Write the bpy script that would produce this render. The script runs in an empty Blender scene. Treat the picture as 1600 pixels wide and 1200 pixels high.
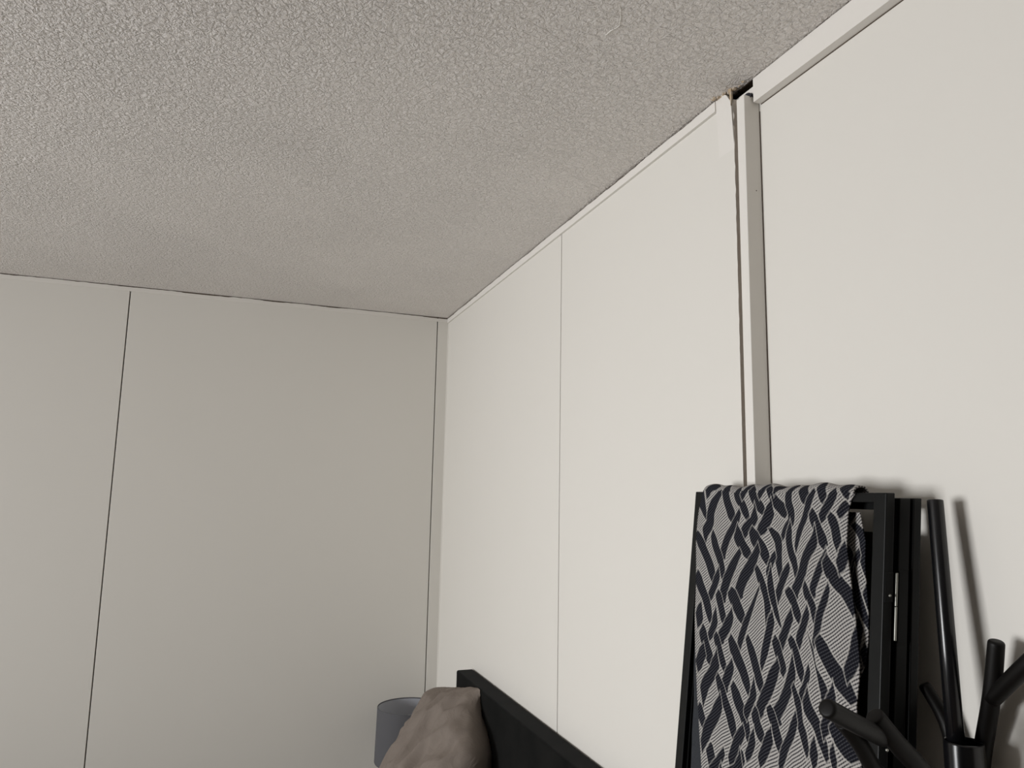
import bpy, bmesh, math, random
import numpy as np
from mathutils import Vector, Matrix, noise

C = bpy.context.scene.collection
scene = bpy.context.scene

# ------------------------------------------------------------------ camera
CZ = 1.69                      # camera height; the room is measured from it
F = 1164.0                     # focal length in pixels of the 1600 x 1200 frame
def _n(v): return v / np.linalg.norm(v)
_Y = np.array([-430., -165., -F]); _Z = _n(np.array([149., 7828., -F]))
_Y = _n(_Y - _Z * _Y.dot(_n(_Z)));  _X = np.cross(_Y, _Z)
R = np.array([_X, _Y, _Z])     # camera -> world rotation
cam = bpy.data.cameras.new('camera'); camo = bpy.data.objects.new('camera', cam); C.objects.link(camo)
m = Matrix([[*R[0], 0], [*R[1], 0], [*R[2], CZ], [0, 0, 0, 1]])
camo.matrix_world = m
cam.sensor_width = 36.0; cam.lens = F / 1600 * 36.0
cam.clip_start = 0.02
scene.camera = camo

# ------------------------------------------------------------------ world, light, exposure
scene.view_settings.view_transform = 'Standard'
scene.view_settings.look = 'None'
scene.view_settings.gamma = 1
scene.view_settings.use_curve_mapping = False
scene.view_settings.exposure = 0.0
w = bpy.data.worlds.new('sky'); scene.world = w; w.use_nodes = True
bg = w.node_tree.nodes['Background']; bg.inputs['Color'].default_value = (0.86, 0.93, 1.0, 1); bg.inputs['Strength'].default_value = 1.5
WIN = dict(y0=0.4, y1=1.9, z0=0.75, z1=2.12, x=-4.0)
ld = bpy.data.lights.new('window_daylight', 'AREA'); ld.shape = 'RECTANGLE'
ld.size = WIN['z1'] - WIN['z0'] - .1; ld.size_y = WIN['y1'] - WIN['y0'] - .1; ld.energy = 52.5; ld.color = (0.985, 0.985, 0.99); ld.spread = math.radians(110)
lo = bpy.data.objects.new('window_daylight', ld); C.objects.link(lo)
lo.location = (WIN['x'] + 0.06, (WIN['y0'] + WIN['y1']) / 2, (WIN['z0'] + WIN['z1']) / 2)
lo.rotation_euler = (0, math.radians(-90), 0)

# ------------------------------------------------------------------ helpers
def ray(u, v): return R @ np.array([u - 800., -(v - 600.), -F])
def at(u, v, depth):
    p = ray(u, v) / F * depth; return Vector((p[0], p[1], p[2] + CZ))

def tag(o, label=None, cat=None, group=None, kind=None):
    if label: o['label'] = label
    if cat: o['category'] = cat
    if group: o['group'] = group
    if kind: o['kind'] = kind
    return o
def empty(name, loc=(0, 0, 0)):
    o = bpy.data.objects.new(name, None); C.objects.link(o); o.location = loc; o.empty_display_size = .05
    return o
def link(name, bm, mat, parent=None, smooth=False, recalc=True):
    if recalc: bmesh.ops.recalc_face_normals(bm, faces=bm.faces)
    me = bpy.data.meshes.new(name); bm.to_mesh(me); bm.free()
    for x in (mat if isinstance(mat, (list, tuple)) else [mat]): me.materials.append(x)
    if smooth:
        for p in me.polygons: p.use_smooth = True
    o = bpy.data.objects.new(name, me); C.objects.link(o)
    if parent is not None:
        o.parent = parent
        o.location = -Vector(parent.location) if parent.parent is None else (0, 0, 0)
    return o
def box(bm, x0, x1, y0, y1, z0, z1, bevel=0, seg=2, mat=0):
    vs = [bm.verts.new((x, y, z)) for x in (x0, x1) for y in (y0, y1) for z in (z0, z1)]
    fs = [(0, 1, 3, 2), (4, 6, 7, 5), (0, 4, 5, 1), (2, 3, 7, 6), (0, 2, 6, 4), (1, 5, 7, 3)]
    faces = [bm.faces.new([vs[i] for i in f]) for f in fs]
    for f in faces: f.material_index = mat
    if bevel:
        es = list({e for f in faces for e in f.edges})
        bmesh.ops.bevel(bm, geom=es, offset=bevel, segments=seg, affect='EDGES', profile=.5)
def prism(bm, pts, axis, a0, a1, mat=0):
    """polygon pts (in the two other axes) extruded along axis from a0 to a1"""
    def P(p, a):
        return {'x': (a, p[0], p[1]), 'y': (p[0], a, p[1]), 'z': (p[0], p[1], a)}[axis]
    v0 = [bm.verts.new(P(p, a0)) for p in pts]; v1 = [bm.verts.new(P(p, a1)) for p in pts]
    n = len(pts)
    fs = [bm.faces.new(v0), bm.faces.new(v1[::-1])]
    for i in range(n): fs.append(bm.faces.new([v0[i], v0[(i + 1) % n], v1[(i + 1) % n], v1[i]]))
    for f in fs: f.material_index = mat
def tube(bm, pts, rad, n=24, cap=True, round_end=(0, 0)):
    """tube through pts, radius (or list); rounded shoulders at the ends"""
    pts = [Vector(p) for p in pts]
    if not isinstance(rad, (list, tuple)): rad = [rad] * len(pts)
    P, Q = [], []
    re0, re1 = round_end
    d0 = (pts[1] - pts[0]).normalized(); d1 = (pts[-1] - pts[-2]).normalized()
    if re0:
        for k in range(4):
            a = math.pi / 2 * k / 4
            P.append(pts[0] + d0 * re0 * (1 - math.sin(a))); Q.append(rad[0] - re0 * (1 - math.cos(a)))
        P = P[::-1]; Q = Q[::-1]; P = [pts[0] + d0 * (re0 * (1 - math.sin(math.pi / 2 * k / 4))) for k in (4, 3, 2, 1, 0)]
        Q = [rad[0] - re0 * (1 - math.cos(math.pi / 2 * k / 4)) for k in (4, 3, 2, 1, 0)]
    else:
        P.append(pts[0]); Q.append(rad[0])
    P += pts[1:-1]; Q += rad[1:-1]
    if re1:
        for k in (0, 1, 2, 3, 4):
            a = math.pi / 2 * k / 4
            P.append(pts[-1] - d1 * re1 * (1 - math.sin(a))); Q.append(rad[-1] - re1 * (1 - math.cos(a)))
    else:
        P.append(pts[-1]); Q.append(rad[-1])
    rings = []
    ref = Vector((0, 0, 1)) if abs(d0.z) < .9 else Vector((0, 1, 0))
    for i, p in enumerate(P):
        a = P[max(i - 1, 0)]; b = P[min(i + 1, len(P) - 1)]
        t = (b - a).normalized()
        s = t.cross(ref).normalized(); u = s.cross(t)
        rings.append([bm.verts.new(p + (s * math.cos(2 * math.pi * k / n) + u * math.sin(2 * math.pi * k / n)) * Q[i]) for k in range(n)])
    for i in range(len(rings) - 1):
        for k in range(n):
            bm.faces.new([rings[i][k], rings[i][(k + 1) % n], rings[i + 1][(k + 1) % n], rings[i + 1][k]])
    if cap: bm.faces.new(rings[0][::-1]); bm.faces.new(rings[-1])
def lathe(bm, cx, cy, prof, n=48):
    rings = [[bm.verts.new((cx + r * math.cos(2 * math.pi * k / n), cy + r * math.sin(2 * math.pi * k / n), z)) for k in range(n)] for r, z in prof]
    for i in range(len(rings) - 1):
        for k in range(n):
            bm.faces.new([rings[i][k], rings[i][(k + 1) % n], rings[i + 1][(k + 1) % n], rings[i + 1][k]])
    return rings

# ------------------------------------------------------------------ materials
def mat(name, col, rough=.5, spec=.5, metal=0):
    m = bpy.data.materials.new(name); m.use_nodes = True
    b = m.node_tree.nodes['Principled BSDF']
    b.inputs['Base Color'].default_value = (*col, 1); b.inputs['Roughness'].default_value = rough
    b.inputs['Specular IOR Level'].default_value = spec; b.inputs['Metallic'].default_value = metal
    return m
class NT:
    def __init__(s, m): s.nt = m.node_tree; s.b = m.node_tree.nodes['Principled BSDF']
    def new(s, t, **k):
        n = s.nt.nodes.new(t)
        for a, v in k.items():
            if a in n.inputs.keys() if hasattr(n.inputs, 'keys') else False: n.inputs[a].default_value = v
            else: setattr(n, a, v)
        return n
    def l(s, a, b): s.nt.links.new(a, b)
    def noise(s, scale, detail=3, rough=.5, vec=None, dist=0):
        n = s.nt.nodes.new('ShaderNodeTexNoise'); n.inputs['Scale'].default_value = scale
        n.inputs['Detail'].default_value = detail; n.inputs['Roughness'].default_value = rough; n.inputs['Distortion'].default_value = dist
        if vec is not None: s.l(vec, n.inputs['Vector'])
        return n
    def math(s, op, a, b=None, clamp=False):
        n = s.nt.nodes.new('ShaderNodeMath'); n.operation = op; n.use_clamp = clamp
        for i, x in enumerate((a, b)):
            if x is None: continue
            if isinstance(x, (int, float)): n.inputs[i].default_value = x
            else: s.l(x, n.inputs[i])
        return n.outputs[0]
    def bump(s, h, strength, dist):
        n = s.nt.nodes.new('ShaderNodeBump'); n.inputs['Strength'].default_value = strength; n.inputs['Distance'].default_value = dist
        s.l(h, n.inputs['Height']); s.l(n.outputs['Normal'], s.b.inputs['Normal']); return n
    def mix(s, fac, a, b):
        n = s.nt.nodes.new('ShaderNodeMix'); n.data_type = 'RGBA'
        for i, x in ((0, fac), (6, a), (7, b)):
            if isinstance(x, (int, float)): n.inputs[i].default_value = x
            elif isinstance(x, tuple): n.inputs[i].default_value = (*x, 1)
            else: s.l(x, n.inputs[i])
        return n.outputs[2]
    def coord(s): return s.nt.nodes.new('ShaderNodeTexCoord').outputs['Object']
    def ramp(s, fac, stops):
        n = s.nt.nodes.new('ShaderNodeValToRGB'); s.l(fac, n.inputs[0])
        while len(n.color_ramp.elements) < len(stops): n.color_ramp.elements.new(.5)
        for e, (p, c) in zip(n.color_ramp.elements, stops): e.position = p; e.color = (*c, 1) if isinstance(c, tuple) else (c, c, c, 1)
        return n.outputs[0]

def panel_mat(name, col, rough=.45):
    m = mat(name, col, rough, .35); t = NT(m); co = t.coord()
    n = t.noise(3.0, 3, .5, co)
    c = t.mix(t.math('MULTIPLY', n.outputs[0], .25), col, tuple(x * y for x, y in zip(col, (.93, .94, .92))))
    t.l(c, t.b.inputs['Base Color'])
    n2 = t.noise(45, 3, .6, co); t.bump(n2.outputs[0], .05, .002)
    return m
PANEL = panel_mat('white_wall_panel', (.80, .775, .725))
TRIM = panel_mat('white_trim_paint', (.83, .80, .755), .5)
FWALL = panel_mat('brown_grey_wall_paint', (.09, .08, .066), .7)
LWALL = panel_mat('warm_grey_wall_paint', (.36, .325, .28), .7)
# stippled ceiling plaster
CEIL = mat('stippled_plaster', (.69, .66, .63), .85, .2)
t = NT(CEIL); co = t.coord()
n1 = t.noise(108, 2.5, .55, co, .9); n2 = t.noise(330, 2, .5, co, .5); n3 = t.noise(3.5, 3, .55, co); n4 = t.noise(1.2, 2, .5, co)
r1 = t.ramp(n1.outputs[0], [(.38, 0.0), (.62, 1.0)])
h = t.math('ADD', t.math('MULTIPLY', r1, 1.0), t.math('MULTIPLY', n2.outputs[0], .55))
amp = t.math('ADD', t.math('MULTIPLY', t.ramp(n3.outputs[0], [(.3, .0), (.7, 1.0)]), .3), .75)
h = t.math('MULTIPLY', h, amp)
t.bump(h, 1.0, .0034)
c = t.mix(n4.outputs[0], (.885, .84, .795), (.87, .83, .795)); 
t.l(c, t.b.inputs['Base Color'])
RAW = mat('raw_board_edge', (.42, .36, .30), .9, .1); t = NT(RAW); co = t.coord()
n = t.noise(120, 4, .7, co); t.l(t.mix(n.outputs[0], (.90, .85, .79), (.74, .67, .60)), t.b.inputs['Base Color']); t.bump(n.outputs[0], .6, .002)
DARKGAP = mat('dark_brown_backing_and_shade', (.10, .075, .055), .9, .1)  # brown wall backing; also paints the shade in the ceiling joints
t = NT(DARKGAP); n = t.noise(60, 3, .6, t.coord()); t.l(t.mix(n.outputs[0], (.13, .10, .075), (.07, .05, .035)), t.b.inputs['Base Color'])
CAVITY_SHADE = mat('dark_brown_cavity_shade', (.020, .014, .009), .9, .05); t = NT(CAVITY_SHADE); n = t.noise(70, 3, .6, t.coord()); t.bump(n.outputs[0], .5, .004)  # near-black brown standing in for the shade deep in the cavity
STAIN = mat('stained_plaster', (.33, .24, .15), .9, .1)
t = NT(STAIN); n = t.noise(90, 4, .7, t.coord()); t.l(t.mix(t.ramp(n.outputs[0], [(.35, 0.), (.65, 1.)]), (.50, .36, .20), (.60, .55, .49)), t.b.inputs['Base Color']); t.bump(n.outputs[0], .8, .003)
FOAM = mat('dark_sealant', (.05, .05, .06), .8, .2); t = NT(FOAM); n = t.noise(150, 3, .6, t.coord()); t.bump(n.outputs[0], .6, .002)
FLOOR = mat('oak_laminate', (.36, .25, .16), .4, .4); t = NT(FLOOR); co = t.coord()
br = t.nt.nodes.new('ShaderNodeTexBrick'); t.l(co, br.inputs['Vector']); br.inputs['Scale'].default_value = 1
br.inputs['Brick Width'].default_value = 1.3; br.inputs['Row Height'].default_value = .19; br.inputs['Mortar Size'].default_value = .002
br.inputs['Color1'].default_value = (.24, .185, .14, 1); br.inputs['Color2'].default_value = (.19, .145, .105, 1); br.inputs['Mortar'].default_value = (.1, .07, .05, 1)
t.l(br.outputs['Color'], t.b.inputs['Base Color'])
def black(name, col, rough, spec=.5, bscale=300, bs=.1):
    m = mat(name, col, rough, spec); t = NT(m); n = t.noise(bscale, 3, .6, t.coord()); t.bump(n.outputs[0], bs, .0005)
    r = t.math('ADD', t.math('MULTIPLY', n.outputs[0], .12), rough - .06); t.l(r, t.b.inputs['Roughness']); return m
BLACK = black('black_powder_coat', (.0045, .005, .0050), .42, .20)
BLACKG = black('glossy_black_enamel', (.005, .005, .006), .25, .5, 20, .02)
BLACKM = black('matt_black_branch_paint', (.0045, .0038, .0034), .5, .2)
STEEL = mat('worn_steel_pin', (.42, .42, .38), .4, .5, .8); t = NT(STEEL); n = t.noise(200, 2, .5, t.coord()); t.l(t.math('ADD', t.math('MULTIPLY', n.outputs[0], .3), .25), t.b.inputs['Roughness'])
HOLE = black('dark_hole', (.002, .002, .002), .9, .1)
PANELD = black('dark_fabric_screen', (.05, .044, .038), .85, .1, 500, .4)
CHAR = mat('charcoal_upholstery', (.020, .021, .021), .9, .04); t = NT(CHAR); co = t.coord()
n = t.noise(900, 2, .6, co); n2 = t.noise(9, 4, .6, co)
t.l(t.mix(t.ramp(n2.outputs[0], [(.35, 0.), (.7, 1.)]), (.0035, .004, .004), (.0095, .0095, .009)), t.b.inputs['Base Color']); t.bump(n.outputs[0], .5, .0006)
t.b.inputs['Sheen Weight'].default_value = .05
PIL = mat('taupe_cotton', (.24, .20, .175), .85, .15); t = NT(PIL); co = t.coord()
n = t.noise(700, 2, .5, co); n2 = t.noise(14, 4, .6, co, 1.2)
t.l(t.mix(n2.outputs[0], (.235, .20, .172), (.20, .168, .145)), t.b.inputs['Base Color'])
hh = t.math('ADD', t.math('MULTIPLY', n.outputs[0], .04), n2.outputs[0]); t.bump(hh, .5, .012)
SHADE = mat('grey_lamp_shade', (.12, .12, .128), .85, .1); t = NT(SHADE); n = t.noise(500, 2, .5, t.coord()); t.bump(n.outputs[0], .2, .0005)
LINER = mat('pale_shade_lining', (.42, .43, .47), .8, .2); t = NT(LINER); n = t.noise(300, 2, .5, t.coord()); t.bump(n.outputs[0], .1, .0005)
SHEET = mat('pale_bed_linen', (.55, .53, .50), .85, .1); t = NT(SHEET); n = t.noise(12, 4, .6, t.coord()); t.bump(n.outputs[0], .4, .01)
WOOD = mat('white_nightstand_paint', (.6, .58, .55), .5, .4); t = NT(WOOD); n = t.noise(40, 3, .6, t.coord()); t.bump(n.outputs[0], .05, .001)
BULB = mat('frosted_bulb_glass', (.8, .8, .78), .3, .5); t = NT(BULB); n = t.noise(30, 2, .5, t.coord()); t.bump(n.outputs[0], .02, .001)
GLASS = bpy.data.materials.new('window_glass'); GLASS.use_nodes = True
g = GLASS.node_tree.nodes['Principled BSDF']; g.inputs['Transmission Weight'].default_value = 1; g.inputs['Roughness'].default_value = 0; g.inputs['Base Color'].default_value = (.97, .99, .98, 1); g.inputs['IOR'].default_value = 1.45

# ------------------------------------------------------------------ room shell
HC = CZ + .757                 # ceiling height
XF = .8190                     # room face of the far wall panels
XP = .812                      # room face of the trim and of the batten
XN = .8457                     # room face of the recessed near wall
YB = 3.083                     # room face of the back wall panels
XL, YF = -4.0, -1.60

bm = bmesh.new(); box(bm, XL - .2, 1.1, YF - .2, YB + .25, -.1, 0); tag(link('floor', bm, FLOOR), kind='structure')
# ceiling slab
bm = bmesh.new(); box(bm, XL - .2, 1.1, YF - .2, YB + .25, HC, HC + .15)
ceil = tag(link('ceiling', bm, CEIL), 'grey-white stippled plaster ceiling', kind='structure')
# raised plaster crack lines in the ceiling
def ceil_pt(u, v, dz=0.0):
    d = ray(u, v); k = .757 / d[2]; return Vector((d[0] * k, d[1] * k, HC + dz))
def ridge(name, pix, r, m, label):
    bm = bmesh.new(); pts = []
    for i in range(len(pix) - 1):
        a = ceil_pt(*pix[i]); b = ceil_pt(*pix[i + 1])
        for k in range(5):
            p = a.lerp(b, k / 5); p += Vector((noise.noise(p * 90), noise.noise(p * 90 + Vector((7, 0, 0))), 0)) * .0025; pts.append(p)
    pts.append(ceil_pt(*pix[-1])); tube(bm, pts, [r * (.45 + .55 * abs(noise.noise(p * 60))* 2) for p in pts], 8)
    return tag(link(name, bm, m, ceil, True), label)
ridge('plaster_crack', [(968, 8), (970, 24), (968, 40), (955, 48), (945, 55)], .0013, PANEL, 'raised crooked crack in the plaster')
ridge('plaster_crack', [(806, 27), (826, 32), (850, 46), (872, 60), (896, 70), (916, 84)], .0008, CEIL, 'long faint crack in the plaster')

# back wall: substrate with separate panels
wb = tag(link('wall_back', (lambda b: (box(b, XL - .2, 1.1, YB + .010, YB + .25, 0, HC), b)[1])(bmesh.new()), DARKGAP), kind='structure')
seams = [XL, -1.631, -.4305, .7695, .845]
for i in range(len(seams) - 1):
    bm = bmesh.new(); g0 = .0 if i == 0 else .0021
    box(bm, seams[i] + g0, seams[i + 1] - .0021, YB, YB + .012, 0, HC - .004, .0008, 1)
    link('wall_panel', bm, PANEL, wb)
# far part of the right wall
YE = 1.079                     # its near cut edge
wr = tag(link('wall_right', (lambda b: (box(b, XF + .012, 1.1, YE + .004, YB + .01, 0, HC - .03), b)[1])(bmesh.new()), DARKGAP), kind='structure')
bm = bmesh.new(); box(bm, XF, XF + .014, 1.8696, YB - .0, 0, HC - .004, .0008, 1); link('wall_panel', bm, PANEL, wr)
# nearer panel: with a ragged sawn edge and a tongue running up past the trim to the ceiling
bm = bmesh.new()
nz = 220; zs = [i / nz * (HC - .0205) for i in range(nz + 1)]
cols = []
for z in zs:
    rag = 0
    if z > CZ + .15: rag = (noise.noise(Vector((0, 0, z * 70))) * .0016 + noise.noise(Vector((3, 0, z * 210))) * .0010) * min(1, (z - CZ - .15) / .3)
    y0 = YE + rag
    yj = y0 + .0012 * abs(noise.noise(Vector((9, 0, z * 160))))
    cols.append([bm.verts.new((XF, yj, z)), bm.verts.new((XF, 1.8646, z)), bm.verts.new((XF + .0135, 1.8646, z)), bm.verts.new((XF + .0135, y0, z))])
for a, b in zip(cols[:-1], cols[1:]):
    for k in range(4):
        f = bm.faces.new([a[k], a[(k + 1) % 4], b[(k + 1) % 4], b[k]]); f.material_index = 1 if k == 3 else 0
bm.faces.new(cols[0]); bm.faces.new(cols[-1])
link('wall_panel', bm, [PANEL, RAW], wr)
# the tongue of the panel in line with the trim, top corner broken off
bm = bmesh.new()
prism(bm, [(YE + .0006, CZ + .640), (1.1260, CZ + .640), (1.1260, HC - .0), (1.1035, HC + .0), (1.093, HC - .006), (YE + .0006, HC - .026)], 'x', XP + .0016, XP + .0065)
for v in bm.verts:
    if v.co.z < CZ + .641: v.co.x += .0054
link('broken_panel_tongue', bm, TRIM, wr)
# near part of the right wall, set back
bm = bmesh.new(); box(bm, XN, 1.1, YF - .2, YE - .02, 0, HC)
wn = tag(link('wall_right_near', bm, PANEL), kind='structure')
bm = bmesh.new(); box(bm, XN - .0004, XN + .004, 1.0376, 1.0392, 0, HC - .06); link('corner_gap', bm, DARKGAP, wn)
# head rail over the batten; dark boards above it paint the cavity's shade
bm = bmesh.new(); box(bm, .8300, .8445, 1.0350, YE + .024, CZ + .7275, CZ + .7415, .0006, 1)
tag(link('trim_4', bm, TRIM), kind='structure')
bm = bmesh.new(); box(bm, .860, .864, 1.034, 1.13, CZ + .60, HC); box(bm, .8315, .864, 1.034, 1.13, HC - .003, HC + .004); tag(link('cavity_shade_board', bm, CAVITY_SHADE, wn), 'dark brown boards painting the shade in the open cavity')
# vertical batten in the step
bm = bmesh.new(); box(bm, XP, XN - .0008, 1.0392, 1.0610, 0, CZ + .7235, .0012, 2)
tag(link('trim_3', bm, TRIM), kind='structure')
bm = bmesh.new(); box(bm, XP + .0185, XN, 1.0615, YE + .004, 0, CZ + .705); link('batten_gap', bm, DARKGAP, wn)
# dark sealant behind the top of the batten
bm = bmesh.new(); bmesh.ops.create_icosphere(bm, subdivisions=4, radius=1)
for v in bm.verts:
    q = v.co * (1 + .35 * noise.noise(v.co * 2.6)); v.co = Vector((.828 + q.x * .009, 1.047 + q.y * .010, CZ + .7250 + q.z * .0065))
tag(link('sealant_lump', bm, FOAM, wn, True), 'dark grey sealant lump')
# crumbled plaster lip round the broken corner
bm = bmesh.new()
random.seed(4)
for k in range(20):
    a = .45 + .6 * random.random() if k < 15 else random.random(); y = 1.036 + a * .085; x = .8145 + random.random() * .012 - .020 * max(0, a - .55) * random.random() * 2
    r = (.0016 + random.random() * .0030) * (1 if a > .45 else .6)
    mm = Matrix.Translation((x, y, HC - .0006)) @ Matrix.Diagonal((r, r * 1.5, r * .8, 1))
    bmesh.ops.create_icosphere(bm, subdivisions=2, radius=1, matrix=mm)
for v in bm.verts: v.co += Vector((noise.noise(v.co * 400), noise.noise(v.co * 400 + Vector((5, 0, 0))), noise.noise(v.co * 400 + Vector((0, 5, 0))))) * .0012
tag(link('crumbled_plaster', bm, STAIN, ceil), 'brown-stained crumbled plaster')
# thin brown paper edge hanging at the broken corner
bm = bmesh.new()
prism(bm, [(1.083, HC), (1.0775, HC), (1.0770, HC - .020), (1.0795, HC - .034), (1.0815, HC - .022)], 'x', XP + .001, XP + .0045)
link('torn_paper_edge', bm, STAIN, wr)

# trims with slightly uneven top edges
def trim(name, axis, a0, a1, p0, p1, z0, z1, m, jag=.0022, step=.008, gapbase=.0012):
    bm = bmesh.new(); n = int(abs(a1 - a0) / step); rings = []
    for i in range(n + 1):
        a = a0 + (a1 - a0) * i / n
        j = gapbase + jag * max(0, .35 + noise.noise(Vector((a * 9, z0, p0 * 3))) + .6 * noise.noise(Vector((a * 40, 3, 0))))
        pp = [(p0, z0), (p1, z0), (p1, z1 - j), (p0, z1 - j)]
        rings.append([bm.verts.new((p, a, z) if axis == 'y' else (a, p, z)) for p, z in pp])
    for r0, r1 in zip(rings[:-1], rings[1:]):
        for k in range(4): bm.faces.new([r0[k], r0[(k + 1) % 4], r1[(k + 1) % 4], r1[k]])
    bm.faces.new(rings[0]); bm.faces.new(rings[-1][::-1])
    return tag(link(name, bm, m), kind='structure')
trim('trim_1', 'x', XL, XP, YB - .0025, YB + .006, CZ + .7375, HC, TRIM, .0040, gapbase=.0024)
tr2 = trim('trim_2', 'y', 1.1262, YB - .003, XP, XP + .0155, CZ + .7345, HC, TRIM, .0026, gapbase=.0026)
trim('trim_5', 'y', YF, 1.0347, .829, XN - .0002, CZ + .7097, HC, TRIM, .0010, gapbase=.0018)
# dark joint under the near trim
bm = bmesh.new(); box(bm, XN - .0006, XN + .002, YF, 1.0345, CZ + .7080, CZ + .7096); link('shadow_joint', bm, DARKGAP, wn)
# dark brown strips behind the trims, painting the joint's shade under the ceiling
bm = bmesh.new(); box(bm, XL, XP, YB + .0005, YB + .009, HC - .0065, HC - .0003); link('joint_shade_strip', bm, DARKGAP, wb)
bm = bmesh.new(); box(bm, XP + .003, XP + .015, 1.128, YB - .003, HC - .0060, HC - .0003); link('joint_shade_strip', bm, DARKGAP, wr)
bm = bmesh.new(); box(bm, .832, XN, YF, 1.034, HC - .0040, HC - .0003); link('joint_shade_strip', bm, DARKGAP, wn)
# a nail hole in the near side of the batten
bm = bmesh.new(); bmesh.ops.create_uvsphere(bm, u_segments=10, v_segments=8, radius=.0011, matrix=Matrix.Translation((.8330, 1.0394, CZ + .544))); link('nail_hole', bm, DARKGAP, wn)
# corner bead
bm = bmesh.new(); pts = []
for i in range(160):
    z = i / 159 * (HC - .02); pts.append(Vector((XF - .0005 + .0025 * noise.noise(Vector((0, 0, z * 5))), YB - .0004, z)))
tube(bm, pts, .0022, 8); tag(link('corner_bead', bm, TRIM, wb, True))

# left wall with the window (behind the camera's left shoulder)
bm = bmesh.new(); W = WIN
box(bm, XL - .2, XL, YF - .2, W['y0'], 0, HC); box(bm, XL - .2, XL, W['y1'], YB + .2, 0, HC)
box(bm, XL - .2, XL, W['y0'], W['y1'], 0, W['z0']); box(bm, XL - .2, XL, W['y0'], W['y1'], W['z1'], HC)
tag(link('wall_left', bm, LWALL), kind='structure')
bm = bmesh.new(); box(bm, XL, XN, YF - .2, YF, 0, HC); tag(link('wall_front', bm, FWALL), kind='structure')
wi = tag(empty('window_1', (XL - .1, W['y0'], W['z0'])), kind='structure')
bm = bmesh.new(); ym = (W['y0'] + W['y1']) / 2
for a, b, c_, d in ((W['y0'], W['y1'], W['z0'], W['z0'] + .05), (W['y0'], W['y1'], W['z1'] - .05, W['z1']), (W['y0'], W['y0'] + .05, W['z0'] + .05, W['z1'] - .05), (W['y1'] - .05, W['y1'], W['z0'] + .05, W['z1'] - .05), (ym - .03, ym + .03, W['z0'] + .05, W['z1'] - .05)):
    box(bm, XL - .13, XL - .07, a, b, c_, d)
link('window_frame', bm, TRIM, wi)
for a, b in ((W['y0'] + .05, ym - .03), (ym + .03, W['y1'] - .05)):
    bm = bmesh.new(); box(bm, XL - .105, XL - .10, a, b, W['z0'] + .05, W['z1'] - .05); link('window_pane', bm, GLASS, wi)

# ------------------------------------------------------------------ bed
bed = tag(empty('bed', (-.2, 1.9, 0)), 'bed with a charcoal upholstered headboard against the white panel wall', 'bed')
HX = XF - .001; HT = CZ - .604
bm = bmesh.new(); box(bm, .757, HX, 1.19, 2.600, .02, HT, .007, 3)
tag(link('headboard', bm, CHAR, bed, True))
bm = bmesh.new(); box(bm, -1.30, .757, 1.22, 2.57, .12, .34, .015, 2); link('bed_base', bm, CHAR, bed)
bm = bmesh.new(); box(bm, -1.28, .750, 1.235, 2.555, .341, .54, .05, 4); tag(link('mattress', bm, SHEET, bed, True), 'pale mattress')
for x, y in ((-1.22, 1.3), (-1.22, 2.49), (.68, 1.3), (.68, 2.49)):
    bm = bmesh.new(); tube(bm, [(x, y, 0), (x, y, .12)], [.018, .025]); link('leg', bm, BLACK, bed)
for o in bed.children:
    if o.name.startswith('headboard'):
        md = o.modifiers.new('wn', 'WEIGHTED_NORMAL'); md.keep_sharp = False

# pillow leaning on the headboard
def pillow():
    bm = bmesh.new(); n = 90
    L, H_, T = .38, .62, .205     # along the bed width, up the slope, thickness
    def sheet(sg):
        g = []
        for i in range(n + 1):
            row = []
            for j in range(n + 1):
                a = i / n * 2 - 1; b = j / n * 2 - 1
                e = (1 - abs(a) ** 2.6) * (1 - abs(b) ** 2.6); th = T / 2 * max(e, 0) ** .42
                # edges drawn in between the corners
                pa = a * (1 - .03 * (1 - b * b) ** 1 * abs(a) ** 3); pb = b * (1 - .015 * (1 - a * a) * abs(b) ** 3)
                y = pb * H_ / 2; x = pa * L / 2 * (1 + (.80 * (lambda q: q * q * (3 - 2 * q))(min(1, max(0, (.89 - b) / .60))) if a < 0 else -.30 * max(0, .5 - b)))
                q = Vector((x * 5, y * 5, sg))
                wr_ = noise.noise(q * 1.1) * .018 + (.012 - abs(noise.noise(Vector((x * 11 + y * 4, y * 6 - x * 5, 2.0 + sg)))) * .052) + (.004 - abs(noise.noise(Vector((x * 24, y * 13 + x * 8, 4.0 + sg)))) * .017) + noise.noise(Vector((x * 26 + y * 16, y * 9, sg))) * .004
                edge = min(1 - abs(a), 1 - abs(b)); k = min(1, edge * 5)
                puck = noise.noise(Vector((a * 9, b * 9, 5.))) * .006 * (1 - min(1, edge * 3))
                row.append(Vector((x, y, sg * (th + wr_ * k) + puck)))
            g.append(row)
        return g
    g1 = sheet(1); g2 = sheet(-1); V1 = [[bm.verts.new(p) for p in r] for r in g1]; V2 = [[None] * (n + 1) for _ in range(n + 1)]
    for i in range(n + 1):
        for j in range(n + 1):
            V2[i][j] = V1[i][j] if i in (0, n) or j in (0, n) else bm.verts.new(g2[i][j])
    for i in range(n):
        for j in range(n):
            bm.faces.new([V1[i][j], V1[i + 1][j], V1[i + 1][j + 1], V1[i][j + 1]])
            bm.faces.new([V2[i][j], V2[i][j + 1], V2[i + 1][j + 1], V2[i + 1][j]])
    return bm
bm = pillow()
PC = Vector((.592, 2.425, CZ - .893))
lean = math.radians(56)
ax_u = Vector((math.cos(lean), 0, math.sin(lean)))          # up the slope
ax_l = Vector((0, 1, 0)); ax_n = ax_l.cross(ax_u) * -1
tw = Matrix.Rotation(math.radians(15), 3, ax_n)
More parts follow.
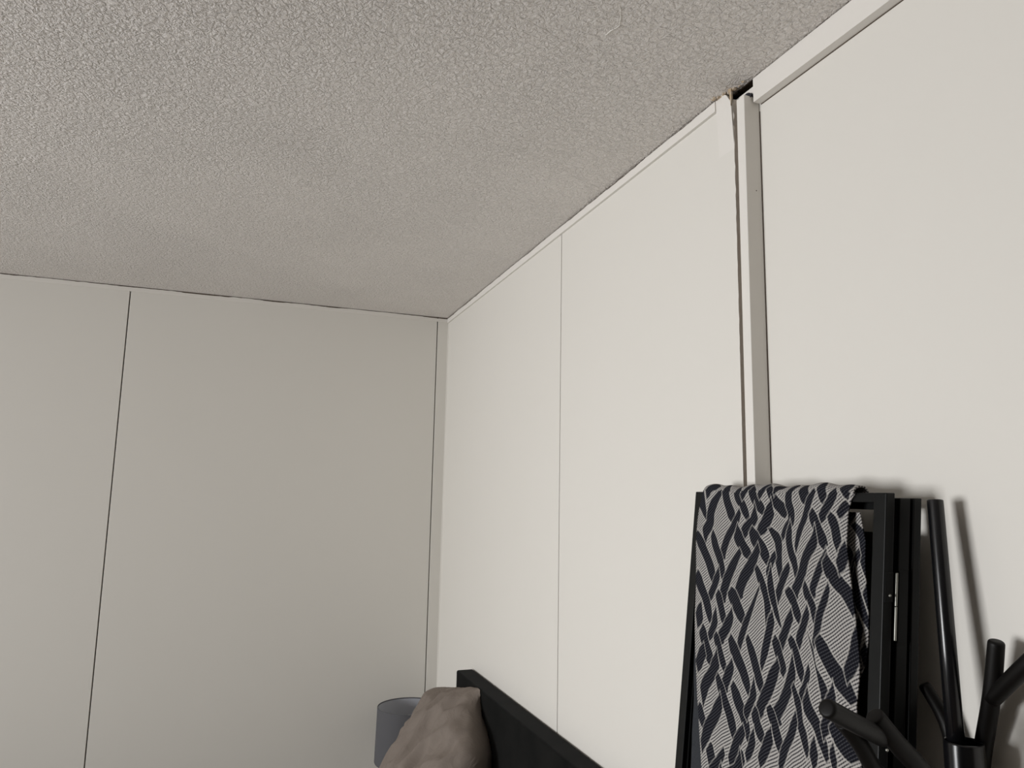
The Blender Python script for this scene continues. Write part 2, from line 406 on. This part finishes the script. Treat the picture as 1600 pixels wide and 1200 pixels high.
for v in bm.verts:
    p = tw @ (ax_l * v.co.x + ax_u * v.co.y + ax_n * v.co.z) + PC
    v.co = Vector((min(p.x, .7555 - .001 * random.random()), p.y, max(p.z, .5425)))
pl = link('pillow', bm, PIL, None, True)
tag(pl, 'crumpled taupe pillow leaning against the charcoal headboard', 'pillow')

# ------------------------------------------------------------------ nightstand and lamp
ns = tag(empty('nightstand', (.60, 2.84, 0)), 'white nightstand in the corner beside the bed, under the lamp', 'nightstand')
bm = bmesh.new(); box(bm, .42, .79, 2.625, 3.06, .06, .50, .004); link('body', bm, WOOD, ns)
bm = bmesh.new(); box(bm, .41, .795, 2.618, 3.065, .50, .52, .003); link('top', bm, WOOD, ns)
for x in (.45, .76):
    for y in (2.66, 3.03):
        bm = bmesh.new(); tube(bm, [(x, y, 0), (x, y, .06)], .015, 16); link('leg', bm, WOOD, ns)
LX, LY, LT, LR = .6600, 2.874, CZ - .7865, .1180
lamp = tag(empty('table_lamp', (LX, LY, .52)), 'table lamp with a grey drum shade in the corner beside the bed', 'lamp')
bm = bmesh.new()
lathe(bm, LX, LY, [(LR - .002, LT), (LR, LT + .001), (LR + .0005, LT - .003), (LR + .004, LT - .19), (LR + .003, LT - .1925), (LR + .0015, LT - .19), (LR - .0025, LT - .003), (LR - .002, LT)], 96)
for f in list(bm.faces)[96 * 5:96 * 6]: f.material_index = 1
link('lamp_shade', bm, [SHADE, LINER], lamp, True)
bm = bmesh.new(); lathe(bm, LX, LY, [(0.001, .52), (.062, .52), (.064, .528), (.055, .538), (.014, .548), (.011, .57), (.011, LT - .13), (.001, LT - .13)], 40); link('base', bm, SHADE, lamp, True)
bm = bmesh.new(); lathe(bm, LX, LY, [(.001, LT - .13), (.017, LT - .13), (.018, LT - .095), (.001, LT - .093)], 24); link('socket', bm, WOOD, lamp, True)
bm = bmesh.new(); bmesh.ops.create_uvsphere(bm, u_segments=24, v_segments=16, radius=.030, matrix=Matrix.Translation((LX, LY, LT - .062))); link('bulb', bm, BULB, lamp, True)
bm = bmesh.new()
for k in range(3):
    a = 2 * math.pi * k / 3 + .4
    tube(bm, [(LX + .015 * math.cos(a), LY + .015 * math.sin(a), LT - .10), (LX + (LR) * math.cos(a), LY + LR * math.sin(a), LT - .10)], .0015, 8)
link('shade_carrier', bm, WOOD, lamp)

# ------------------------------------------------------------------ folded frames leaning against the wall
YN, YFAR = .725, 1.143         # near and far ends
ZT = CZ + .0115                # top of the front frame
LEAN = .110
X0 = .7650                     # front of the front frame at its top
rack = tag(empty('folding_screen', (X0 - LEAN * ZT, YN, 0)), 'folded black metal screen of hinged frames leaning against the white wall', 'screen')
def sh(bm):                    # shear into the lean and move to place: local x is depth behind the front plane
    for v in bm.verts: v.co = Vector((X0 + v.co.x - LEAN * (ZT - v.co.z), v.co.y, v.co.z))
PW, PD = .0205, .0146
def frame(d0, depth, ztop, ybeg, yend, bevel, rails, pw=PW):
    bm = bmesh.new()
    box(bm, d0, d0 + depth, ybeg, ybeg + pw, 0, ztop, bevel, 3)
    box(bm, d0, d0 + depth, yend - pw, yend, 0, ztop, bevel, 3)
    for z0, z1 in rails: box(bm, d0 + .0003, d0 + depth - .0003, ybeg + pw * .5, yend - pw * .5, z0, z1, bevel * .6, 2)
    sh(bm); return bm
f1 = link('front_frame', frame(0, PD, ZT, YN, YFAR, .0016, [(ZT - .0125, ZT - .0002), (.10, .12), (.85, .865)]), BLACK, rack)
f2 = link('middle_frame', frame(.0226, .0175, ZT - .0062, YN, YFAR, .0012, [(ZT - .022, ZT - .0062), (.10, .12)]), BLACK, rack)
f3 = link('rear_frame', frame(.0445, .0135, ZT - .0062, YN - .001, YFAR, .0012, [(ZT - .022, ZT - .0062), (.10, .12)]), BLACK, rack)
bm = bmesh.new(); box(bm, .0480, .0500, YN + .012, YFAR - .012, .12, ZT - .052); sh(bm); tag(link('screen_panel', bm, PANELD, rack), 'dark panel')
# hinge
hg = [CZ - .083, CZ - .165]
h0 = empty('hinge'); h0.parent = rack
bm = bmesh.new(); box(bm, .0010, PD - .0005, YN - .0012, YN + .0002, CZ - .1215, CZ - .086, .0004, 1); sh(bm); pa = link('hinge_leaf', bm, BLACK, None)
pb_bm = bmesh.new(); box(pb_bm, .0230, .0385, YN - .0012, YN + .0002, CZ - .170, CZ - .084, .0004, 1); sh(pb_bm); pb = link('hinge_leaf', pb_bm, BLACK, None)
pins = []
for z0, z1 in ((CZ - .1262, CZ - .0865), (CZ - .1668, CZ - .1268)):
    bm = bmesh.new(); tube(bm, [(.0185, YN - .0016, z0), (.0185, YN - .0016, z1)], .0017, 12, round_end=(.0006, .0006)); sh(bm); pins.append(link('hinge_pin', bm, STEEL, None, True))
bm = bmesh.new()
bmesh.ops.create_uvsphere(bm, u_segments=12, v_segments=8, radius=.0018, matrix=Matrix.Translation((.0085, YN - .0014, CZ - .1135))); sh(bm); pins.append(link('screw', bm, STEEL, None, True))
for o in [pa, pb] + pins:
    o.parent = h0; o.location = -Vector(rack.location)
tag(pins[0], 'worn steel pin'); tag(pins[1], 'worn steel pin')
# perforated post strip inside the far side of the front frame
bm = bmesh.new(); zt = CZ - .2275
box(bm, .0085, .0440, YFAR - .0245, YFAR - .0210, .08, zt)
k = 0; z = CZ - .243
while z > .12:
    for dx, dz in ((.0165, 0), (.0310, -.0205)):
        tube(bm, [(dx, YFAR - .0247, z + dz), (dx, YFAR - .0240, z + dz)], .0021, 10)
    z -= .0365
sh(bm)
for f in bm.faces:
    if len(f.verts) == 10 or f.calc_area() < .00001: f.material_index = 1
tag(link('perforated_strip', bm, [BLACK, HOLE], rack), 'perforated metal strip')
rk_side = bmesh.new(); box(rk_side, .0160, .0440, YFAR - .012, YFAR - .0015, .02, ZT - .012); sh(rk_side); link('side_plate', rk_side, BLACKM, rack)

# ------------------------------------------------------------------ throw blanket over the frame
SA = (1040, 740, .2); SB = (1040, 960, .2)
A_ = [  # dark strokes: points in sheet A, full width
 ([(285,150),(272,215),(300,290),(345,395)],50),([(388,102),(335,150),(314,205)],42),([(428,165),(378,250),(352,330),(345,410),(310,480),(300,545)],50),
 ([(458,95),(470,200),(500,290),(525,375)],48),([(550,100),(560,190),(600,290),(632,385)],42),([(572,320),(540,400),(480,510),(440,640),(450,680)],40),
 ([(660,110),(610,170),(590,215)],34),([(660,140),(690,230),(755,340)],48),([(795,110),(745,165),(720,215)],34),([(790,140),(840,220),(895,290),(928,350)],55),
 ([(818,262),(795,340),(755,430),(705,500)],60),([(690,310),(672,390),(610,460),(590,525)],48),([(905,92),(855,115),(835,160)],36),
 ([(1005,95),(955,170),(948,250),(966,320),(962,400),(920,460),(890,535)],46),([(1050,95),(1062,160),(1088,250)],62),([(1190,95),(1200,160),(1225,240)],58),
 ([(1150,170),(1110,250),(1075,380),(1035,480),(1008,615)],42),([(1312,145),(1270,240),(1225,330),(1200,395)],52),([(1370,85),(1395,140),(1405,180)],80),
 ([(1395,255),(1360,300),(1330,355)],50),([(1125,335),(1160,420),(1200,500),(1245,595)],62),([(1265,340),(1300,420),(1318,500),(1332,605)],52),
 ([(545,455),(560,540),(600,620),(642,675)],52),([(650,465),(690,560),(745,630),(785,715)],62),([(800,445),(850,510),(868,580),(870,680),(892,830)],46),
 ([(962,430),(948,530),(970,640),(1008,730),(1022,830)],46),([(362,480),(385,590),(420,700),(450,850)],42),([(240,490),(290,620),(335,730),(370,860)],48),
 ([(565,635),(510,740),(470,850),(440,980),(452,1020)],50),([(705,610),(650,740),(592,850),(560,960),(575,1005)],62),([(1165,500),(1150,580),(1092,700),(1060,830),(1010,940),(1022,1005)],60),
 ([(840,630),(810,720),(780,825)],34),([(1252,630),(1215,740),(1172,870),(1150,950),(1165,1005)],44),([(1245,680),(1280,780),(1340,880),(1400,960),(1445,1100)],76),
 ([(1385,590),(1362,700),(1340,770)],66),([(690,760),(730,860),(770,960),(790,1060),(785,1175)],46),([(815,780),(810,880),(838,1000),(870,1100),(900,1200)],46),
 ([(955,735),(920,820),(882,920),(868,995)],46),([(408,780),(380,880),(345,970),(350,1005)],40),([(236,800),(262,900),(312,1020),(352,1165)],48),
 ([(400,945),(430,1050),(462,1180)],42),([(497,915),(540,1030),(602,1190)],52),([(722,940),(690,1040),(645,1140),(580,1320),(575,1385)],46),
 ([(942,925),(990,1010),(1045,1170)],52),([(1085,890),(1110,990),(1150,1080),(1165,1210)],42),([(1270,895),(1240,1010),(1205,1120),(1180,1250),(1145,1395)],42),
 ([(395,1100),(380,1200),(340,1300)],42),([(515,1090),(480,1200),(430,1300),(440,1345)],48),([(275,1080),(262,1130),(245,1190)],60),
 ([(830,1110),(815,1180),(788,1300),(760,1420),(730,1545)],46),([(980,1110),(940,1230),(900,1320),(905,1375)],60),([(1110,1090),(1080,1200),(1040,1300),(1045,1375)],48)]
B_ = [([(282,130),(310,250),(355,390)],56),([(390,170),(420,290),(460,450)],40),([(500,180),(540,330),(590,480),(632,640)],52),([(625,200),(670,360),(702,500),(742,650)],50),
 ([(838,190),(870,320),(912,480)],52),([(960,200),(1010,330),(1062,525)],52),([(1098,200),(1120,330),(1150,480),(1228,620),(1222,730)],52),([(1185,225),(1240,350),(1330,500),(1445,700)],92),
 ([(300,290),(270,370),(246,440)],52),([(402,340),(372,450),(300,580),(278,700)],54),([(512,380),(480,480),(450,570),(460,625)],46),([(398,495),(440,650),(490,800),(530,975)],50),
 ([(508,545),(550,700),(592,820),(642,1020)],52),([(675,560),(660,680),(620,770),(625,830)],46),([(862,390),(820,500),(782,620),(722,760),(735,830)],62),([(985,390),(960,550),(902,700),(850,800),(880,870)],66),
 ([(1112,440),(1090,560),(1055,640),(1070,710)],38),([(985,575),(1030,720),(1050,860),(1080,960),(1115,1120)],48),([(1092,640),(1110,760),(1180,900),(1222,1020),(1262,1160)],62),([(248,730),(270,820),(300,910)],42),
 ([(420,680),(380,800),(330,900),(278,1060)],60),([(672,760),(700,880),(752,1015)],52),([(790,745),(840,880),(902,1080)],58),([(1015,810),(980,950),(930,1060),(888,1210)],52),([(1300,600),(1270,760),(1260,860),(1228,965)],66),
 ([(590,920),(540,1030),(500,1200)],58),([(678,950),(660,1050),(620,1150)],46),([(815,945),(780,1060),(728,1190)],58),([(335,1050),(372,1210)],62),([(1305,850),(1350,980),(1460,1160)],86),
 ([(1170,1040),(1150,1210)],56),([(570,1100),(592,1210)],44),([(1475,130),(1445,350),(1392,510)],74),([(1312,1070),(1300,1210)],52)]
def to_cloth(px, py):          # onto the leaning plane of the frame front: (along wall, distance down)
    d = ray(px, py); xf = X0 - .009
    # xf - LEAN*(ZT - z) = x ; x = k d0, y = k d1, z = CZ + k d2
    k = (xf - LEAN * (ZT - CZ)) / (d[0] - LEAN * d[2])
    y = k * d[1]; z = CZ + k * d[2]; return y, (ZT - z) * math.sqrt(1 + LEAN ** 2)
strokes = []
for lst, (ox, oy, s) in ((A_, SA), (B_, SB)):
    for pts, wd in lst:
        P = [to_cloth(ox + x * s, oy + y * s) for x, y in pts]
        # width in metres at the middle
        mx, my = pts[len(pts) // 2]; a = to_cloth(ox + mx * s, oy + my * s); b = to_cloth(ox + (mx + wd) * s, oy + my * s)
        strokes.append((P, abs(a[0] - b[0])))
TMAX = .83
rep = max(p[1] for P, _ in strokes for p in P) - .012
for sft in (rep - .055,):      # the weave repeats down the throw
    strokes += [([(y, tt + sft) for y, tt in P], wd) for P, wd in strokes if min(q[1] for q in P) + sft > rep - .03]
def smooth_line(P, m=6):
    out = []
    n = len(P)
    for i in range(n - 1):
        p0 = P[max(i - 1, 0)]; p1 = P[i]; p2 = P[i + 1]; p3 = P[min(i + 2, n - 1)]
        for k in range(m):
            t_ = k / m; f = lambda a, b, c, d: .5 * (2 * b + (c - a) * t_ + (2 * a - 5 * b + 4 * c - d) * t_ ** 2 + (3 * b - a - 3 * c + d) * t_ ** 3)
            out.append((f(p0[0], p1[0], p2[0], p3[0]), f(p0[1], p1[1], p2[1], p3[1])))
    out.append(P[-1]); return out
def pattern(ys, ts):           # grids -> mask 0..1 dark, edge 0..1 pale outline
    mask = np.zeros(ys.shape); edge = np.zeros(ys.shape)
    for P, wd in strokes:
        Q = smooth_line(P); q = np.array(Q)
        e0 = q[0] - q[2]; e0 /= np.hypot(*e0); e1 = q[-1] - q[-3]; e1 /= np.hypot(*e1); E0, E1 = q[0].copy(), q[-1].copy()
        q = np.vstack([q[0] + e0 * wd * .8, q, q[-1] + e1 * wd * .8]); n = len(q)
        lo_ = q.min(0) - wd; hi = q.max(0) + wd
        sel = (ys > lo_[0]) & (ys < hi[0]) & (ts > lo_[1]) & (ts < hi[1])
        if not sel.any(): continue
        Ys = ys[sel]; Ts = ts[sel]; best = np.full(Ys.shape, 1e3)
        for i in range(n - 1):
            a = q[i]; b = q[i + 1]; ab = b - a; l2 = (ab ** 2).sum() + 1e-12
            u = np.clip(((Ys - a[0]) * ab[0] + (Ts - a[1]) * ab[1]) / l2, 0, 1)
            dd = np.hypot(Ys - a[0] - u * ab[0], Ts - a[1] - u * ab[1])
            s_ = (i + u) / (n - 1); half = wd * .58 * (.45 + .55 * np.clip(np.minimum(s_, 1 - s_) * 4, 0, 1))
            best = np.minimum(best, dd - half)
        for e, E in ((e0, E0), (e1, E1)):            # ends cut along the crossing strands
            dv = np.array([-e[0], e[1]]);
            if abs(dv[0]) < .38: dv[0] = math.copysign(.38, dv[0] if abs(dv[0]) > .03 else 1)
            dv /= np.hypot(*dv); nn = np.array([-dv[1], dv[0]])
            if nn @ e < 0: nn = -nn
            best = np.maximum(best, (Ys - E[0]) * nn[0] + (Ts - E[1]) * nn[1] - wd * .08)
        ins = np.clip(.5 - best / .0010, 0, 1); out = np.clip(1 - np.abs(best - .0012) / .0011, 0, 1)
        mask[sel] = np.maximum(mask[sel] * (1 - out), ins); edge[sel] = np.maximum(edge[sel] * (1 - ins), out)
    return mask, edge

def cloth_material(name, plain=False):
    m = mat(name, (.3, .3, .3), .9, .12); t = NT(m)
    at_ = t.nt.nodes.new('ShaderNodeAttribute'); at_.attribute_name = 'dark'; ed = t.nt.nodes.new('ShaderNodeAttribute'); ed.attribute_name = 'edge'
    uv = t.nt.nodes.new('ShaderNodeAttribute'); uv.attribute_name = 'weave'
    sp = t.nt.nodes.new('ShaderNodeSeparateXYZ'); t.l(uv.outputs['Vector'], sp.inputs[0])
    u, v = sp.outputs[0], sp.outputs[1]
    nz_ = t.noise(60, 2, .5, uv.outputs['Vector']); wob = t.math('MULTIPLY', t.math('SUBTRACT', nz_.outputs[0], .5), 2.2)
    d1 = t.math('ADD', t.math('ADD', t.math('MULTIPLY', u, -1000), t.math('MULTIPLY', v, 1250)), wob)
    d2 = t.math('ADD', t.math('MULTIPLY', u, 1500), t.math('MULTIPLY', v, 700))
    w1 = t.math('ADD', t.math('MULTIPLY', t.math('SINE', d1), .5), .5)
    w2 = t.math('ADD', t.math('MULTIPLY', t.math('SINE', d2), .5), .5)
    lineL = t.math('ADD', t.math('MULTIPLY', w1, .75), t.math('MULTIPLY', w2, .25))
    light = t.mix(t.ramp(lineL, [(.22, 0.), (.62, 1.)]), (.062, .060, .064), (.47, .45, .43))
    dark = t.mix(t.ramp(lineL, [(.50, 0.), (.98, 1.)]), (.010, .0105, .015), (.060, .061, .070))
    c = t.mix(ed.outputs['Fac'], light, (.44, .425, .40)); c = t.mix(at_.outputs['Fac'], c, dark)
    t.l(c, t.b.inputs['Base Color'])
    t.bump(lineL, .7, .0012)
    t.b.inputs['Specular IOR Level'].default_value = .05
    return m
CLOTH = cloth_material('woven_black_and_grey_throw')
LINING = mat('dark_navy_underside', (.030, .036, .045), .9, .1); t = NT(LINING); n = t.noise(600, 2, .6, t.coord()); t.l(t.mix(n.outputs[0], (.020, .023, .028), (.055, .058, .064)), t.b.inputs['Base Color']); t.bump(n.outputs[0], .6, .001)

def interp(prof, z): return float(np.interp(z, [p[0] for p in prof], [p[1] for p in prof]))
def edge_prof(pix): return sorted((to_cloth(*p)[1], to_cloth(*p)[0]) for p in pix)
LEFT = edge_prof([(1097, 772), (1093, 790), (1090, 812), (1087, 850), (1086, 900), (1085, 960), (1087, 1030), (1088, 1090), (1091, 1140), (1096, 1200)])
RIGHT = edge_prof([(1331, 768), (1324, 778), (1319, 800), (1318, 850), (1324, 900), (1330, 960), (1336, 1030), (1336, 1060), (1333, 1100), (1336, 1150), (1341, 1200)])
def drape(name, left, right, t0, t1, lift, parent, m, nu, nv, tback=0.0, rip=.003, curl=.0, xoff=0.0, phase=0.0, over=True, pat=True, thick=.0022):
    """sheet hanging in front of the front frame; t is the distance down from the bar's top"""
    me = bpy.data.meshes.new(name)
    tt = np.linspace(-tback, t1, nv); uu = np.linspace(0, 1, nu)
    V = np.zeros((nv, nu, 3)); YS = np.zeros((nv, nu)); TS = np.zeros((nv, nu))
    zr = PD / 2 + .0050      # half depth over the bar
    for i, s in enumerate(tt):
        tf = max(s, 0)
        yl = interp(left, tf); yr = interp(right, tf)
        y = yl + (yr - yl) * uu
        ripple = rip * (np.sin(uu * 9 + phase + s * 3) * .6 + np.sin(uu * 23 + 1.3 + s * 7) * .22) * min(1, abs(s) * 12 + .15) + .0012 * np.sin(s * 31 + uu * 5)
        cr = curl * np.clip((uu - .86) / .14, 0, 1) ** 2
        top = ZT + .0100 + .0018 * np.sin(uu * 17 + .5) + .0012 * np.sin(uu * 41)
        arc = math.pi * zr / 1.0
        if s >= 0:
            z = top - zr * 0.75 - s; dloc = -.0062 - lift - np.maximum(ripple, -.0035) + cr
            z = np.maximum(z, 0)
            depth = dloc
        elif s > -arc:
            a = -s / arc * math.pi
            z = top - zr * .75 + zr * .75 * math.sin(a); depth = PD / 2 - (zr + lift) * math.cos(a) + 0 * uu
            depth = depth + (1 - abs(math.sin(a))) * 0
        else:
            z = top - zr * .75 + (s + arc); depth = PD / 2 + zr + lift * .3 + 0 * uu
        V[i, :, 0] = X0 + depth - LEAN * (ZT - z) + xoff; V[i, :, 1] = y; V[i, :, 2] = z
        YS[i] = y; TS[i] = s
    idx = np.arange(nv * nu).reshape(nv, nu)
    faces = np.stack([idx[:-1, :-1], idx[1:, :-1], idx[1:, 1:], idx[:-1, 1:]], -1).reshape(-1, 4)
    me.from_pydata(V.reshape(-1, 3).tolist(), [], faces.tolist())
    if pat:
        mk, eg = pattern(YS, TS + .004)
        a = me.attributes.new('dark', 'FLOAT', 'POINT'); a.data.foreach_set('value', mk.astype(np.float32).ravel())
        a = me.attributes.new('edge', 'FLOAT', 'POINT'); a.data.foreach_set('value', eg.astype(np.float32).ravel())
        wv = np.stack([YS, TS, np.zeros_like(YS)], -1).astype(np.float32)
        a = me.attributes.new('weave', 'FLOAT_VECTOR', 'POINT'); a.data.foreach_set('vector', wv.ravel())
    me.materials.append(m)
    for p in me.polygons: p.use_smooth = True
    o = bpy.data.objects.new(name, me); C.objects.link(o)
    md = o.modifiers.new('thickness', 'SOLIDIFY'); md.thickness = thick; md.offset = 0
    if parent is not None: o.parent = parent; o.location = -Vector(parent.location)
    return o
bl = tag(empty('throw_blanket', (X0, (YN + YFAR) / 2, ZT)), 'black and grey woven throw blanket with wavy stripes hanging over the black screen', 'blanket')
drape('front_drape', LEFT, RIGHT, 0, TMAX, 0, bl, CLOTH, 270, 720, tback=.050, rip=.0022, curl=.004)
# folded-over edge hanging inside the opening, just past the front drape
LB = edge_prof([(1290, 790), (1290, 1060)]); RB = edge_prof([(1336, 778), (1342, 800), (1351, 842), (1350, 880), (1351, 905), (1353, 960), (1352, 1000), (1347, 1040), (1338, 1062)])
def inner_fold():
    nv, nu = 260, 70
    V = np.zeros((nv, nu, 3)); YS = np.zeros((nv, nu)); TS = np.zeros((nv, nu)); ss = np.linspace(.022, .46, nv); uu = np.linspace(0, 1, nu)
    for i, s in enumerate(ss):
        yl = interp(LB, s); yr = interp(RB, s)
        y = yl + (yr - yl) * uu; z = ZT - .004 - s
        depth = .0105 + .0016 * np.sin(uu * 9 + s * 30) 
        V[i, :, 0] = X0 + depth - LEAN * (ZT - z); V[i, :, 1] = y * 1.021; V[i, :, 2] = z; YS[i] = y - .021 * 0; TS[i] = s
    me = bpy.data.meshes.new('rear_fold'); idx = np.arange(nv * nu).reshape(nv, nu)
    faces = np.stack([idx[:-1, :-1], idx[1:, :-1], idx[1:, 1:], idx[:-1, 1:]], -1).reshape(-1, 4)
    me.from_pydata(V.reshape(-1, 3).tolist(), [], faces.tolist())
    mk, eg = pattern(YS + .16, TS + .02)
    a = me.attributes.new('dark', 'FLOAT', 'POINT'); a.data.foreach_set('value', mk.astype(np.float32).ravel())
    a = me.attributes.new('edge', 'FLOAT', 'POINT'); a.data.foreach_set('value', eg.astype(np.float32).ravel())
    a = me.attributes.new('weave', 'FLOAT_VECTOR', 'POINT'); a.data.foreach_set('vector', np.stack([YS, TS, 0 * YS], -1).astype(np.float32).ravel())
    me.materials.append(CLOTH)
    for p in me.polygons: p.use_smooth = True
    o = bpy.data.objects.new('rear_fold', me); C.objects.link(o); md = o.modifiers.new('thickness', 'SOLIDIFY'); md.thickness = .002; md.offset = 0
    o.parent = bl; o.location = -Vector(bl.location); return o
inner_fold()
# dark underside peeking out low on the far edge
LU = edge_prof([(1086, 930), (1083, 960), (1082, 1000), (1081, 1060), (1079, 1120), (1078, 1160), (1075, 1200)]); RU = edge_prof([(1110, 930), (1110, 1200)])
def under():
    nv, nu = 160, 12; V = np.zeros((nv, nu, 3)); ss = np.linspace(LU[0][0], .80, nv); uu = np.linspace(0, 1, nu)
    for i, s in enumerate(ss):
        yl = interp(LU, s); yr = interp(RU, s); z = ZT - s
        V[i, :, 0] = X0 - .0040 + .0008 * np.sin(s * 60) - LEAN * (ZT - z); V[i, :, 1] = yl + (yr - yl) * uu; V[i, :, 2] = z
    me = bpy.data.meshes.new('underside'); idx = np.arange(nv * nu).reshape(nv, nu)
    me.from_pydata(V.reshape(-1, 3).tolist(), [], np.stack([idx[:-1, :-1], idx[1:, :-1], idx[1:, 1:], idx[:-1, 1:]], -1).reshape(-1, 4).tolist())
    me.materials.append(LINING); o = bpy.data.objects.new('underside', me); C.objects.link(o)
    for p in me.polygons: p.use_smooth = True
    md = o.modifiers.new('thickness', 'SOLIDIFY'); md.thickness = .0014; md.offset = 0
    o.parent = bl; o.location = -Vector(bl.location); tag(o, 'plain dark navy underside')
under()

# ------------------------------------------------------------------ coat stand
TX, TY = .798, .667
CUP = CZ - .268
cs = tag(empty('coat_stand', (TX, TY, 0)), 'black branching coat stand with a slanted upper pole beside the folded screen', 'coat stand')
bm = bmesh.new()
lathe(bm, TX, TY, [(.0001, .02), (.0203, .02), (.0208, .05), (.0208, CUP - .002), (.0203, CUP), (.0190, CUP), (.0184, CUP - .002), (.0184, CUP - .09), (.0001, CUP - .09)], 48)
link('trunk', bm, BLACKG, cs, True)
bm = bmesh.new(); lathe(bm, TX - .0, TY, [(.0001, 0), (.044, 0), (.044, .010), (.040, .014), (.024, .022), (.0001, .024)], 48); link('base', bm, BLACKG, cs, True)
bm = bmesh.new()
ptop = at(1461, 781, .920); pbot = at(1494, 1165, .85); dirn = (pbot - ptop).normalized(); pbot2 = pbot + dirn * .045
tube(bm, [ptop, ptop.lerp(pbot2, .5), pbot2], [.0091, .0094, .0096], 40, round_end=(.0012, 0)); link('upper_pole', bm, BLACKG, cs, True)
def branch(pts, rads, name='branch', re=(.004, 0)):
    bm = bmesh.new(); tube(bm, pts, rads, 28, round_end=re); return link(name, bm, BLACKM, cs, True)
J1 = Vector((TX + .004, TY + .004, CZ - .42))
def smooth3(P, m=6):
    out = []; n = len(P)
    for i in range(n - 1):
        p0 = P[max(i - 1, 0)]; p1 = P[i]; p2 = P[i + 1]; p3 = P[min(i + 2, n - 1)]
        for k in range(m):
            t_ = k / m
            out.append(.5 * (2 * p1 + (p2 - p0) * t_ + (2 * p0 - 5 * p1 + 4 * p2 - p3) * t_ ** 2 + (3 * p1 - p0 - 3 * p2 + p3) * t_ ** 3))
    out.append(P[-1]); return out
def br(P, r0, r1, re=.0035):
    S = smooth3(P); n = len(S); return branch(S, [r0 + (r1 - r0) * i / (n - 1) for i in range(n)], re=(re, 0))
d = br([at(1557, 1001, .835), at(1549, 1090, .842), at(1532, 1200, .86), Vector((TX + .010, TY, CZ - .375))], .0086, .0105)
def twig(parent, P, r0, r1):
    S = smooth3(P); n = len(S); bm = bmesh.new(); tube(bm, S, [r0 + (r1 - r0) * i / (n - 1) for i in range(n)], 28, round_end=(.0035, 0))
    o = link('twig', bm, BLACKM, None, True); o.parent = parent; o.location = (0, 0, 0); return o
twig(d, [at(1640, 1006, .775), at(1600, 1043, .80), at(1550, 1092, .841)], .0092, .0092)
br([at(1443, 1068, .92), at(1483, 1145, .895), Vector((TX + .008, TY + .015, CZ - .36))], .0072, .0090)
b = br([at(1366, 1118, .775), at(1400, 1160, .78), at(1440, 1205, .79), at(1478, 1262, .815), Vector((TX - .004, TY - .004, CZ - .40))], .0098, .0112, .002)
twig(b, [at(1291, 1106, .715), at(1330, 1127, .74), at(1378, 1152, .783)], .0092, .0096)
twig(b, [at(1312, 1122, .79), at(1342, 1160, .79), at(1375, 1212, .795), at(1440, 1262, .80)], .0088, .0092)
# a small pale screw head under the forked branch
bm = bmesh.new(); bmesh.ops.create_uvsphere(bm, u_segments=12, v_segments=8, radius=.0016, matrix=Matrix.Translation(at(1386, 1172, .762))); link('screw', bm, STEEL, cs, True)
